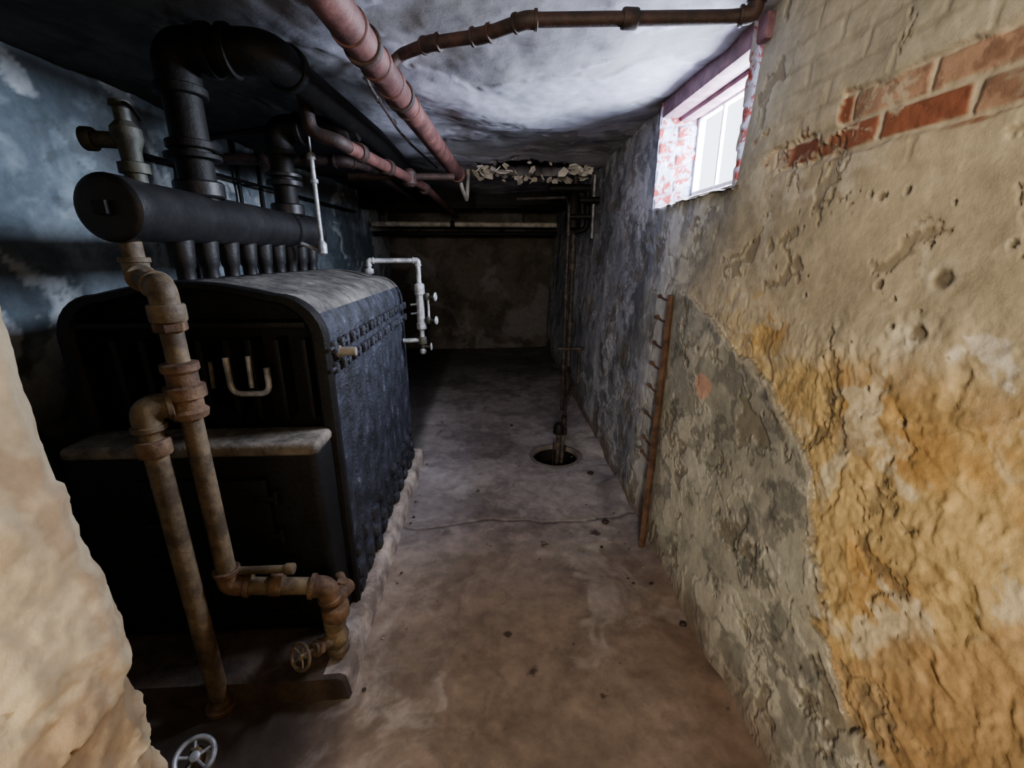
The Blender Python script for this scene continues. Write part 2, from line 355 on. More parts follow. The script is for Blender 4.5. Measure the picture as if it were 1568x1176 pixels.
# ------------------------------------------------ builder
def fillet(pts, fr, n=8):
    pts = [Vector(p) for p in pts]
    if len(pts) < 3 or fr <= 0: return pts
    out = [pts[0]]
    for i in range(1, len(pts)-1):
        p, a, c = pts[i], pts[i-1], pts[i+1]
        da = (a-p); dc = (c-p); t = min(fr, da.length*.49, dc.length*.49)
        s = p+da.normalized()*t; e = p+dc.normalized()*t
        for k in range(n+1):
            u = k/n; out.append(s*(1-u)**2+p*2*u*(1-u)*1.0+e*u*u)
    out.append(pts[-1]); return out
class B:
    def __init__(s, name, mats):
        s.name = name; s.mats = mats; s.bm = bmesh.new()
        s.lay = s.bm.faces.layers.int.new('assigned')
    def mark(s, mat):
        L = s.lay
        for f in s.bm.faces:
            if f[L] == 0: f.material_index = mat; f[L] = 1
    def rings(s, rings, mat=0, caps=True, closed=False):
        bv = [[s.bm.verts.new(p) for p in r] for r in rings]
        n = len(bv[0]); m = len(bv)
        for i in range(m if closed else m-1):
            a, b_ = bv[i], bv[(i+1) % m]
            for j in range(n):
                s.bm.faces.new((a[j], a[(j+1) % n], b_[(j+1) % n], b_[j]))
        if caps and not closed:
            s.bm.faces.new(list(reversed(bv[0]))); s.bm.faces.new(bv[-1])
        s.mark(mat)
    def tube(s, pts, r, mat=0, fr=0.0, seg=20, closed=False, caps=True):
        P = fillet(pts, fr) if not closed else [Vector(p) for p in pts]
        Q = [P[0]]
        for p in P[1:]:
            if (p-Q[-1]).length > 1e-5: Q.append(p)
        P = Q; n = len(P); T = []
        for i in range(n):
            if closed: t = P[(i+1) % n]-P[i-1]
            else: t = P[min(i+1, n-1)]-P[max(i-1, 0)]
            T.append(t.normalized())
        N = T[0].orthogonal().normalized(); R = []
        for i in range(n):
            N = (N-T[i]*N.dot(T[i])).normalized(); Bn = T[i].cross(N)
            rr = r if not callable(r) else r(i/(n-1))
            R.append([P[i]+(N*math.cos(a)+Bn*math.sin(a))*rr for a in [2*math.pi*k/seg for k in range(seg)]])
        s.rings(R, mat, caps, closed)
    def lathe(s, p, ax, prof, mat=0, seg=24, caps=True):
        p = Vector(p); ax = Vector(ax).normalized(); N = ax.orthogonal().normalized(); Bn = ax.cross(N)
        s.rings([[p+ax*t+(N*math.cos(a)+Bn*math.sin(a))*max(r, 1e-4) for a in [2*math.pi*k/seg for k in range(seg)]] for t, r in prof], mat, caps)
    def collar(s, p, ax, r, w, mat=0, seg=24):
        s.lathe(Vector(p)-Vector(ax).normalized()*w/2, ax, [(0, r*.94), (w*.12, r), (w*.88, r), (w, r*.94)], mat, seg)
    def elbow(s, a, c, e, r, ln, mat=0, seg=22):
        a, c, e = Vector(a), Vector(c), Vector(e); da = (a-c).normalized(); de = (e-c).normalized()
        s.tube([c+da*ln, c, c+de*ln], r*1.22, mat, ln*.92, seg)
        s.collar(c+da*ln, da, r*1.42, r*.55, mat, seg); s.collar(c+de*ln, de, r*1.42, r*.55, mat, seg)
    def box(s, lo, hi, bev=0.0, mat=0, rot=None, seg=2):
        lo = Vector(lo); hi = Vector(hi); c = (lo+hi)/2; d = hi-lo
        M = Matrix.Translation(c)@(rot.to_4x4() if rot else Matrix())@Matrix.Diagonal((d.x, d.y, d.z, 1))
        g = bmesh.ops.create_cube(s.bm, size=1, matrix=M)
        if bev > 0:
            ed = list({e for v in g['verts'] for e in v.link_edges})
            bmesh.ops.bevel(s.bm, geom=ed, offset=bev, segments=seg, profile=.5, affect='EDGES')
        s.mark(mat)
    def hexnut(s, p, ax, r, w, mat=0): s.lathe(Vector(p), ax, [(0, r*.9), (w*.15, r), (w*.85, r), (w, r*.9)], mat, 6)
    def wheel(s, c, ax, R, r, mat=0, spokes=5):
        c = Vector(c); ax = Vector(ax).normalized(); N = ax.orthogonal().normalized(); Bn = ax.cross(N)
        s.tube([c+(N*math.cos(2*math.pi*k/36)+Bn*math.sin(2*math.pi*k/36))*R for k in range(36)], r, mat, closed=True, seg=10)
        for k in range(spokes):
            a = 2*math.pi*k/spokes; d = N*math.cos(a)+Bn*math.sin(a)
            s.tube([c-ax*.004, c+d*R*.5-ax*r*.6, c+d*R], r*.6, mat, seg=8)
        s.lathe(c-ax*r*1.4, ax, [(0, r*1.2), (r*.5, r*1.8), (r*2.4, r*1.8), (r*2.8, r*1.2)], mat, 12)
    def done(s, angle=35, parent=None):
        bmesh.ops.recalc_face_normals(s.bm, faces=s.bm.faces)
        me = bpy.data.meshes.new(s.name); s.bm.to_mesh(me); s.bm.free()
        for m in s.mats: me.materials.append(m)
        me.polygons.foreach_set('use_smooth', [True]*len(me.polygons))
        me.set_sharp_from_angle(angle=math.radians(angle))
        ob = bpy.data.objects.new(s.name, me); SC.collection.objects.link(ob)
        if parent: ob.parent = parent
        return ob

# ------------------------------------------------ window
def reveal(name, corners, seed, nu=90, nv=80, brick=True):
    A, Bc, Cc, D = [np.array(c) for c in corners]
    def pos(U, V):
        P = ((A*(1-U[..., None])+Bc*U[..., None])*(1-V[..., None])+(D*(1-U[..., None])+Cc*U[..., None])*V[..., None])
        nn = np.cross(Bc-A, D-A); nn = nn/np.linalg.norm(nn)
        lu = np.linalg.norm(Bc-A); lv = np.linalg.norm(D-A)
        m, rid = brickpat(U*lu, V*lv, seed=seed)
        h = .006*fbm(U*lu, V*lv, 12, 4, seed)+(m*.006 if brick else 0)
        P = P+nn*h[..., None]
        return P[..., 0], P[..., 1], P[..., 2]
    def col(U, V):
        lu = np.linalg.norm(Bc-A); lv = np.linalg.norm(D-A)
        m, rid = brickpat(U*lu, V*lv, seed=seed)
        c = mixc(L3(134, 136, 156)*np.ones(U.shape+(1,)), L3(112, 44, 42), ss(-.05, .08, wf(U*lu, V*lv, 16, 6, seed+4, .65))*(.35+.65*m))
        if not brick: c = mixc(L3(176, 172, 176)*np.ones(U.shape+(1,)), L3(130, 118, 120), ss(0, .4, fbm(U*lu, V*lv, 12, 4, seed)))
        return c
    return surface(name, np.linspace(0, 1, nu), np.linspace(0, 1, nv), pos, col, M_plaster)
XO = 1.24
win = bpy.data.objects.new('window_1', None); SC.collection.objects.link(win)
for o in (reveal('far_reveal', [(.99, WY1-.01, 1.85), (XO, WY1-.04, 1.93), (XO, WY1-.04, 2.42), (.99, WY1-.01, 2.42)], 21),
          reveal('near_reveal', [(.98, WY0+.005, 1.85), (XO, WY0+.1, 1.93), (XO, WY0+.1, 2.42), (.98, WY0+.005, 2.42)], 22),
          reveal('sill', [(.97, WY0-.03, 1.862), (.99, WY1+.02, 1.862), (XO, WY1, 1.945), (XO, WY0, 1.945)], 23, brick=False)):
    o.parent = win
w = B('sash_frame', [M_frame, M_glass])
y0, y1, z0, z1 = WY0+.06, WY1-.03, 1.93, 2.36
w.box((1.20, y0, z0), (1.24, y1, z0+.025), .005); w.box((1.20, y0, z1-.03), (1.24, y1, z1), .005)
w.box((1.20, y0, z0), (1.24, y0+.03, z1), .005); w.box((1.20, y1-.025, z0), (1.24, y1, z1), .005)
for k in (1, 2):
    yy = y0+(y1-y0)*k/3; w.box((1.205, yy-.006, z0), (1.225, yy+.006, z1), .003)
w.box((1.219, y0+.02, z0+.02), (1.221, y1-.02, z1-.02), 0, 1)
o = w.done(); o.parent = win
t = B('trim_1', [M_wood])
t.box((1.0, WY0-.05, 2.345), (1.10, WY1+.04, 2.43), .006); t.box((1.10, WY0-.05, 2.325), (1.17, WY1+.04, 2.43), .006); t.box((1.17, WY0-.05, 2.34), (1.25, WY1+.04, 2.45), .006)
t.done()

# ------------------------------------------------ boiler
BX0, BX1, BY0, BY1 = -1.56, -.61, 1.64, 3.14
def bprof(ins=0.0, zlow=.1):
    pts = []; x1 = BX1-ins; x0 = BX0+ins; rr = .17-ins*.5; zt = 1.465-ins*.5; cx = (x0+x1)/2
    for k in range(8): pts.append((x1, zlow+(zt-rr-zlow)*k/8))
    for k in range(9):
        a = math.pi/2*k/8; pts.append((x1-rr+rr*math.cos(a), zt-rr+rr*math.sin(a)))
    xa, xb = x1-rr, x0+rr
    for k in range(1, 16):
        u = k/16; pts.append((xa+(xb-xa)*u, zt+.045*math.sin(math.pi*u)))
    for k in range(9):
        a = math.pi/2+math.pi/2*k/8; pts.append((x0+rr+rr*math.cos(a), zt-rr+rr*math.sin(a)))
    for k in range(8): pts.append((x0, zt-rr-(zt-rr-zlow)*(k+1)/8))
    return pts
b_ = B('cast_iron_boiler', [M_boilside, M_black, M_boiltop, M_ledge, M_steel])
NS = 10; SL = (BY1-BY0)/NS
rings = []
for i in range(NS):
    for f, ins in ((0.0, .010), (.05, .009), (.10, .002), (.22, .0), (.30, .003), (.70, .003), (.78, .0), (.90, .002), (.95, .009)):
        y = BY0+SL*(i+f); rings.append([Vector((x, y, z)) for x, z in bprof(ins)])
rings.append([Vector((x, BY1, z)) for x, z in bprof(.014)])
rings = rings[2:]
b_.rings(rings, 0, caps=False)
for f in b_.bm.faces:
    c = f.calc_center_median()
    f.material_index = 2 if (c.z > 1.385) else 0
b_.bm.faces.new([b_.bm.verts.new((x, BY1, z)) for x, z in bprof(.014)]); b_.mark(1)
fy = BY0-.03
seq = [(BY0+.02, 0.0), (fy+.012, -.006), (fy, .006), (fy, .045), (fy+.012, .058), (BY0+.07, .062)]
b_.rings([[Vector((x, y, z)) for x, z in bprof(ins)] for y, ins in seq], 1, caps=False)
b_.bm.faces.new([b_.bm.verts.new((x, BY0+.07, z)) for x, z in bprof(.062)]); b_.mark(1)
for x in (-1.38, -1.28, -1.18, -1.08, -.98, -.90, -.80, -.70):
    b_.box((x-.012, fy+.01, .98), (x+.012, BY0+.07, 1.30), .006, 1)
b_.tube([(-.97, fy-.02, 1.24), (-.97, fy-.02, 1.10), (-.83, fy-.02, 1.10), (-.83, fy-.02, 1.20)], .011, 4, .04, 12)  # bright steel bars: the U-shaped highlight on the front, put into colour
b_.tube([(-.90, fy+.0, 1.24), (-.90, fy-.01, 1.12)], .009, 4, 0, 12)
b_.tube([(-1.04, fy+.0, 1.22), (-1.04, fy-.01, 1.12)], .007, 3, 0, 12)
b_.box((-1.5, fy+.005, 1.34), (-.68, BY0+.07, 1.365), .008, 1)
b_.box((-1.54, 1.46, .1), (-.635, BY0+.02, .93), .035, 1, seg=4)
b_.box((-1.52, 1.45, .90), (-.63, BY0, .948), .02, 3, seg=4)
b_.box((-1.30, 1.435, .50), (-.82, 1.47, .82), .012, 1); b_.box((-1.30, 1.435, .16), (-.82, 1.47, .44), .012, 1)
for z in (.58, .74, .22, .38):
    b_.lathe((-.80, 1.445, z-.03), (0, 0, 1), [(0, .012), (.06, .012)], 1, 10); b_.box((-.88, 1.43, z-.012), (-.80, 1.44, z+.012), .003, 1)
b_.tube([(-1.25, 1.44, .66), (-1.25, 1.40, .66), (-1.17, 1.40, .66), (-1.17, 1.44, .66)], .008, 1, .02, 10)
for k in range(5): b_.box((-1.20+k*.07, 1.425, .22), (-1.17+k*.07, 1.44, .36), .004, 1)
for i in range(NS):
    yj = BY0+SL*i
    for z, dx in ((1.265, 0), (1.185, .0)):
        b_.box((BX1-.02, yj+SL*.08, z-.03), (BX1+.020, yj+SL*.30, z+.018), .008, 0)
        b_.box((BX1-.02, yj+SL*.68, z-.03), (BX1+.020, yj+SL*.92, z+.018), .008, 0)
        b_.lathe((BX1+.01, yj-.03, z-.006), (0, 1, 0), [(0, .007), (.08, .007)], 0, 8)
    for z in (.14, .22, .33):
        jx = random.uniform(-.012, .006)
        b_.box((BX1-.03, yj+SL*.1, z-.035), (BX1+.02+jx, yj+SL*.5, z+.03), .012, 0)
    b_.box((BX1-.02, yj+SL*.3, .16), (BX1+.012, yj+SL*.7, .24), .01, 0)
b_.lathe((-.66, 1.70, 1.235), (1, 0, 0), [(0, .024), (.07, .024), (.07, .018), (.13, .018)], 3, 16)
b_.lathe((-.63, 1.70, 1.235), (1, 0, 0), [(0, .04), (.03, .04)], 1, 6)
b_.done(40)

c = B('concrete_curb', [M_conc, M_slab])
n = 90
rg = []
for k in range(n+1):
    y = 1.24+(3.22-1.24)*k/n; jx = .006*math.sin(k*.9)+.008*math.sin(k*.37); jz = .005*math.sin(k*.7+1)
    rg.append([Vector(p) for p in ((-1.68, y, -.02), (-.545+jx*.5, y, -.02), (-.555+jx*.6, y, .05), (-.565+jx, y, .085+jz), (-.585+jx, y, .096+jz), (-.64, y, .098), (-1.68, y, .098))])
c.rings(rg, 0)
for f in c.bm.faces:
    cc_ = f.calc_center_median()
    if cc_.x < -.7 or f.normal.y < -.5 or cc_.y < 1.26: f.material_index = 1
c.done(50)

# ------------------------------------------------ header drum with nipples
HX, HZ, HR = -1.13, 1.735, .094
h = B('steam_header', [M_header, M_black, M_orust])
h.lathe((HX, 1.43, HZ), (0, 1, 0), [(0, .02), (.0, HR*.86), (.004, HR*.97), (.012, HR*1.05), (.075, HR*1.05), (.085, HR), (1.47, HR), (1.48, HR*1.07), (1.54, HR*1.07), (1.555, HR*.9)], 0, 36)
h.lathe((HX, 1.405, HZ), (0, 1, 0), [(0, .026), (.03, .03)], 1, 4)
for k in range(9):
    y = 1.72+k*.15
    h.lathe((HX, y, 1.488), (0, 0, 1), [(0, .052), (.02, .052), (.025, .030), (.06, .030), (.07, .036), (.11, .040), (.17, .046)], 0, 18)
h.done()
s = B('safety_valve', [M_brass, M_black])
s.lathe((HX-.0, 1.58, HZ+.085), (0, 0, 1), [(0, .03), (.03, .03), (.03, .042), (.06, .042), (.065, .028), (.10, .03), (.13, .042), (.16, .04), (.18, .022), (.215, .022), (.22, .03), (.235, .028), (.24, .01)], 0, 20)
s.tube([(HX, 1.58, HZ+.21), (HX-.10, 1.56, HZ+.21)], .024, 0, 0, 16); s.collar((HX-.10, 1.56, HZ+.21), (1, .2, 0), .034, .03, 0)
s.tube([(HX, 1.58, HZ+.32), (HX+.05, 1.55, HZ+.30), (HX+.09, 1.53, HZ+.25)], .006, 1, .03, 8)
s.done()
# ------------------------------------------------ big black risers and main
p = B('steam_riser_pipe', [M_header, M_mainblk])
R1 = .064
p.tube([(HX, 1.90, HZ+.06), (HX, 1.90, 2.31), (-.80, 1.90, 2.31), (-.68, 3.0, 2.28), (-.66, 6.1, 2.26)], R1, 1, .12, 28)
p.elbow((HX, 1.90, 1.9), (HX, 1.90, 2.31), (-.8, 1.90, 2.31), R1*.95, .13, 1)
p.elbow((HX, 1.90, 2.31), (-.80, 1.90, 2.31), (-.72, 2.5, 2.29), R1*.95, .13, 1)
p.collar((HX, 1.90, HZ+.11), (0, 0, 1), R1*1.35, .06, 0); p.collar((HX, 1.90, 2.0), (0, 0, 1), R1*1.3, .03, 1)
p.collar((HX, 1.90, 1.96), (0, 0, 1), R1*1.5, .02, 1)
p.done()
p = B('steam_riser_pipe', [M_header, M_mainblk])
p.tube([(HX, 2.68, HZ+.06), (HX, 2.68, 2.25), (-.70, 2.68, 2.26)], R1*.95, 1, .12, 28)
p.elbow((HX, 2.68, 1.9), (HX, 2.68, 2.25), (-.7, 2.68, 2.26), R1*.9, .12, 1)
p.collar((HX, 2.68, HZ+.11), (0, 0, 1), R1*1.35, .06, 0); p.collar((HX, 2.68, 1.98), (0, 0, 1), R1*1.45, .03, 0); p.collar((HX, 2.68, 2.02), (0, 0, 1), R1*1.45, .02, 0)
p.collar((-.78, 2.68, 2.255), (1, 0, 0), R1*1.3, .08, 1)
p.done()

# ------------------------------------------------ ceiling rust pipe
def lerp(a, b, t): return Vector(a).lerp(Vector(b), t)
A0, A1 = (-.50, .6, 2.30), (-.26, 4.1, 2.27)
p = B('ceiling_steam_pipe', [M_rust, M_white, M_drust])
p.tube([A0, A1], .056, 0, 0, 28)
d = Vector(A1)-Vector(A0)
for t in (.30, .335, .375, .43, .47, .51):
    p.collar(lerp(A0, A1, t), d, .062 if t not in (.335, .47) else .067, .03 if t != .51 else .015, 0 if t not in (.335, .47) else 2)
p.collar(A1, d, .07, .05, 0)
p.tube([A1, lerp(A0, A1, 1.03), (-.23, 4.26, 2.18), (-.2, 4.5, 2.1), (-.18, 4.6, 2.42)], .018, 1, .05, 16)
p.done()
p = B('ceiling_branch_pipe', [M_drust])
tt = lerp(A0, A1, .40)
q = [tt, tt+Vector((.07, .02, .07)), (-.20, 1.86, 2.335), (-.01, 1.78, 2.33), (.13, 1.67, 2.33), (.80, 1.64, 2.34), (.86, 1.62, 2.34), (.87, 1.60, 2.44)]
p.tube(q, .021, 0, .03, 16)
for a, c_, e in ((q[1], q[2], q[3]), (q[2], q[3], q[4]), (q[3], q[4], q[5]), (q[5], q[6], q[7])):
    p.elbow(a, c_, e, .021, .035, 0, 16)
p.collar((.47, 1.655, 2.335), (1, 0, 0), .03, .05, 0)
p.done()
# ------------------------------------------------ other ceiling pipes
p = B('return_pipe', [M_drust, M_rust])
p.tube([(-.70, 2.45, 2.12), (-.52, 3.7, 2.13), (-.46, 6.1, 2.14)], .033, 1, .1, 18)
p.tube([(-.98, 3.38, 2.13), (-.24, 3.47, 2.15)], .024, 0, 0, 16)
for y, x in ((2.6, -.68), (3.0, -.62), (3.42, -.56), (3.9, -.515)):
    p.collar((x, y, 2.125), (.14, 1, 0), .046, .06, 0)
p.tube([(-.70, 2.45, 2.12), (-.72, 2.38, 2.13), (-.84, 2.36, 2.16), (-.86, 2.36, 2.44)], .033, 0, .05, 16)
p.lathe((-.56, 3.42, 2.07), (0, 0, 1), [(0, .03), (.02, .05), (.10, .05), (.12, .03)], 0, 16)
p.done()
p = B('steam_branch_pipe', [M_drust])
p.tube([(-1.75, 3.3, 2.22), (-.98, 3.32, 2.22), (-.88, 3.5, 2.22), (-.86, 6.1, 2.24)], .035, 0, .08, 16)
for x in (-1.5, -1.2): p.collar((x, 3.31, 2.22), (1, 0, 0), .048, .05)
p.elbow((-1.5, 3.31, 2.22), (-.98, 3.32, 2.22), (-.88, 3.5, 2.22), .035, .06, 0, 16)
p.done()
p = B('electrical_conduit', [M_gpipe])
p.tube([(-.56, 2.3, 2.42), (-.56, 2.45, 2.38), (-.56, 3.1, 2.36), (-.50, 3.2, 2.30), (-.42, 4.0, 2.30)], .008, 0, .03, 10)
for y in (2.6, 3.0): p.collar((-.56, y, 2.375), (0, 1, 0), .014, .04)
p.done()
p = B('vent_stack', [M_steel])
p.tube([(-.93, 2.58, 1.66), (-.93, 2.58, 2.12)], .012, 0, 0, 12); p.collar((-.93, 2.58, 1.98), (0, 0, 1), .02, .02); p.collar((-.93, 2.58, 2.10), (0, 0, 1), .022, .03)
p.lathe((-.93, 2.58, 1.60), (0, 0, 1), [(0, .01), (.01, .026), (.06, .026), (.08, .012)], 0, 14)
p.tube([(-.93, 2.58, 1.62), (-1.04, 2.58, 1.66)], .012, 0, 0, 10)
p.tube([(-.93, 2.58, 2.10), (-.93, 2.58, 2.42)], .005, 0, 0, 8)
p.done()
p = B('wall_conduit', [M_black])
p.tube([(-1.86, 2.7, 2.12), (-1.80, 3.6, 2.12), (-1.66, 5.9, 2.12)], .012, 0, 0, 10)
for k in range(4): p.tube([(-1.86+.06*k, 2.8+.95*k, 2.12), (-1.97+.06*k, 2.8+.95*k, 2.12)], .008, 0, 0, 8)
p.done()
p = B('gas_pipe', [M_black])
p.tube([(-1.85, 3.6, 1.2), (-1.85, 3.6, 2.42)], .014, 0, 0, 12)
p.tube([(-1.85, 3.0, .1), (-1.85, 3.0, 2.25), (-1.3, 3.05, 2.35), (-.9, 3.15, 2.36)], .018, 0, .05, 12)
p.done()
e = B('electrical_box', [M_black])
e.box((-1.93, 3.75, 1.15), (-1.78, 4.15, 1.62), .01); e.box((-1.79, 3.78, 1.18), (-1.77, 4.12, 1.59), .006); e.tube([(-1.86, 3.95, 1.6), (-1.86, 3.95, 2.4)], .014, 0, 0, 10)
e.done()

# ------------------------------------------------ near-boiler piping
EX, EY = -.93, 1.30
p = B('equalizer_pipe', [M_tan, M_orust])
r = .03
top = [(HX, 1.49, HZ-.07), (HX, 1.49, 1.535), (EX, EY, 1.51), (EX, EY, .48), (-.62, 1.34, .43)]
p.tube(top, r, 0, .04, 22)
p.elbow(top[0], top[1], top[2], r, .05, 0); p.elbow(top[1], top[2], top[3], r, .055, 0)
p.collar((EX, EY, 1.44), (0, 0, 1), .047, .05, 0); p.hexnut((EX, EY, 1.385), (0, 0, 1), .043, .03, 1)
p.lathe((EX, EY, 1.12), (0, 0, 1), [(0, .048), (.02, .052), (.03, .042), (.06, .042), (.065, .055), (.10, .055), (.105, .042), (.14, .042), (.15, .05), (.17, .05), (.175, .034)], 1, 24)
p.elbow((EX, EY, .8), (EX, EY, .485), (-.7, 1.33, .45), r, .06, 1)
p.collar((EX+.15, EY+.02, .465), (1, .1, -.15), .042, .04, 1)
p.tube([(EX+.02, EY+.01, .535), (-.72, 1.31, .535)], .014, 0, 0, 14); p.collar((-.72, 1.31, .535), (1, 0, 0), .02, .03, 0)
p.tube([(-.62, 1.34, .43), (-.60, 1.34, .36), (-.58, 1.44, .34)], r*1.05, 1, .05, 20)
p.elbow((-.75, 1.33, .45), (-.615, 1.34, .425), (-.60, 1.36, .25), r*1.05, .05, 1)
p.collar((-.60, 1.35, .31), (0, 0, 1), .05, .05, 1)
p.tube([(-.60, 1.36, .36), (-.59, 1.42, .36), (-.62, 1.47, .36)], .022, 1, .02, 16); p.hexnut((-.595, 1.40, .36), (0, 1, 0), .034, .03, 1)
p.done()
p = B('return_drop_pipe', [M_tan, M_orust])
LX, LY = -1.01, 1.235
p.tube([(EX-.04, EY-.03, 1.17), (LX, LY, 1.17), (LX, LY, .005)], r*1.05, 0, .05, 22)
p.elbow((EX-.01, EY-.01, 1.17), (LX, LY, 1.17), (LX, LY, .8), r*1.05, .058, 0)
p.collar((LX, LY, 1.05), (0, 0, 1), .046, .05, 1); p.collar((LX, LY, .01), (0, 0, 1), .05, .02, 1)
p.done()
v = B('gate_valve', [M_tan, M_orust, M_steel])
v.lathe((-.61, 1.35, .10), (0, 0, 1), [(0, .03), (.02, .03), (.02, .042), (.04, .042), (.05, .034), (.09, .046), (.13, .034), (.14, .04), (.17, .04), (.18, .03)], 0, 22)
v.tube([(-.61, 1.35, .18), (-.66, 1.26, .22)], .024, 0, 0, 16); v.hexnut((-.645, 1.285, .208), (-.5, -.9, .4), .032, .02, 1)
v.tube([(-.66, 1.26, .22), (-.685, 1.215, .24)], .008, 1, 0, 10)
v.wheel((-.685, 1.215, .24), (-.5, -.9, .4), .045, .006, 0, 5)
v.done()
v = B('drain_valve', [M_tan, M_steel])
v.lathe((-.93, 1.00, -.01), (0, 0, 1), [(0, .03), (.03, .03), (.05, .04), (.08, .04), (.10, .024), (.13, .02), (.14, .01), (.15, .01)], 0, 18)
v.wheel((-.92, .98, .13), (.35, -.35, 1), .05, .008, 1, 5)
v.done()

# ------------------------------------------------ water gauge
g = B('water_gauge', [M_steel, M_brass, M_glass, M_black])
gx, gy = -.47, 3.0
g.tube([(-.78, 2.95, 1.48), (-.78, 2.95, 1.565), (gx, gy, 1.565), (gx, gy, 1.03), (-.60, 2.98, 1.03)], .016, 0, .03, 16)
g.collar((-.78, 2.95, 1.50), (0, 0, 1), .028, .03); g.elbow((-.78, 2.95, 1.5), (-.78, 2.95, 1.565), (gx, gy, 1.565), .016, .03, 0, 14)
g.elbow((-.7, gy, 1.565), (gx, gy, 1.565), (gx, gy, 1.3), .016, .03, 0, 14)
g.lathe((gx, gy, 1.10), (0, 0, 1), [(0, .02), (.01, .034), (.05, .034), (.055, .028), (.24, .028), (.245, .034), (.31, .034), (.32, .02)], 0, 18)
for z in (1.17, 1.33):
    g.tube([(gx, gy, z), (gx+.10, gy-.02, z)], .01, 1, 0, 10); g.lathe((gx+.05, gy-.01, z-.025), (0, 0, 1), [(0, .012), (.01, .018), (.04, .018), (.05, .012)], 1, 12)
    g.wheel((gx+.105, gy-.02, z), (1, -.2, 0), .024, .006, 0, 4)
g.tube([(gx+.055, gy-.012, 1.17), (gx+.055, gy-.012, 1.33)], .008, 0, 0, 10)
for z in (1.22, 1.28): g.tube([(gx, gy, z), (gx-.06, gy-.06, z)], .008, 1, 0, 8)
g.collar((gx, gy, 1.03), (0, 0, 1), .03, .05, 1); g.tube([(gx, gy, 1.03), (gx, gy, .93)], .014, 1, 0, 12); g.lathe((gx, gy, .93), (0, 0, 1), [(0, .012), (.01, .022), (.03, .022), (.04, .014)], 0, 12)
g.wheel((gx+.06, gy-.01, .985), (1, 0, 0), .022, .005, 0, 4); g.tube([(gx, gy, .985), (gx+.06, gy-.01, .985)], .009, 1, 0, 8)
g.done()

# ------------------------------------------------ sump pit and pump
s = B('sump_pit', [M_rim, M_pit])
seg = 56
def ring(rad, z, jit=0.0):
    return [Vector((PX+math.cos(a)*rad*(1+jit*math.sin(3*a+rad*9)+jit*.6*math.sin(7*a)), PY+math.sin(a)*rad*(1+jit*math.sin(3*a)), z)) for a in [2*math.pi*k/seg for k in range(seg)]]
s.rings([ring(.235, -.004, .04), ring(.215, .004, .03), ring(.19, .004, .01), ring(.18, -.006), ring(.178, -.03)], 0, caps=False)
s.rings([ring(.178, -.03), ring(.175, -.5)], 1, caps=False)
s.bm.faces.new([s.bm.verts.new(q) for q in ring(.176, -.46)]); s.mark(1)
s.done()
s = B('sump_pump', [M_drust, M_black, M_gpipe])
s.lathe((.54, 3.22, -.455), (0, 0, 1), [(0, .06), (.02, .075), (.16, .075), (.18, .05), (.2, .02)], 1, 20)
s.tube([(.54, 3.22, -.3), (.55, 3.22, .22)], .018, 2, 0, 12); s.lathe((.55, 3.22, .2), (0, 0, 1), [(0, .03), (.01, .045), (.06, .045), (.09, .03), (.10, .01)], 1, 16)
s.tube([(.58, 3.25, -.4), (.60, 3.28, .30), (.66, 3.55, .36), (.80, 3.9, .40)], .016, 2, .04, 12)
s.tube([(.50, 3.2, -.4), (.51, 3.2, .14)], .008, 0, 0, 8); s.collar((.60, 3.28, .2), (0, 0, 1), .03, .05, 0); s.collar((.60, 3.28, .05), (0, 0, 1), .026, .04, 0)
s.elbow((.60, 3.28, 0), (.60, 3.28, .30), (.66, 3.55, .36), .018, .035, 0, 14)
s.done()
s = B('wall_water_pipe', [M_black, M_gpipe, M_steel])
s.tube([(.86, 4.55, 0), (.86, 4.55, 2.40)], .024, 1, 0, 14); s.tube([(.76, 4.30, .0), (.76, 4.30, 2.05), (.78, 4.6, 2.15), (.3, 4.75, 2.15)], .015, 1, .05, 12)
for z in (.35, .9, 1.5): s.collar((.86, 4.55, z), (0, 0, 1), .036, .07, 1)
for z in (.5, 1.2, 1.8): s.collar((.76, 4.30, z), (0, 0, 1), .024, .05, 1)
s.tube([(.80, 3.9, .40), (.82, 4.3, .42), (.86, 4.55, .42)], .016, 1, .03, 12)
s.tube([(.66, 4.1, .72), (.92, 4.1, .72)], .014, 1, 0, 12); s.tube([(.88, 4.1, .72), (.88, 4.1, .35)], .012, 1, 0, 12)
s.tube([(.6, 4.5, 2.22), (1.0, 4.5, 2.22)], .04, 0, 0, 14); s.tube([(.98, 4.5, 2.2), (.98, 4.5, 1.85), (.86, 4.55, 1.82)], .03, 0, .05, 14)
s.lathe((.84, 4.5, 1.84), (0, 0, 1), [(0, .04), (.02, .075), (.15, .08), (.28, .07), (.34, .04)], 0, 16)
s.tube([(.78, 4.35, 1.95), (1.0, 4.3, 1.95)], .024, 0, 0, 12); s.tube([(.98, 4.25, 2.3), (.98, 4.25, 1.75)], .012, 2, 0, 10)
s.tube([(.84, 4.2, 2.08), (1.02, 4.2, 2.08)], .03, 0, 0, 12)
s.done()
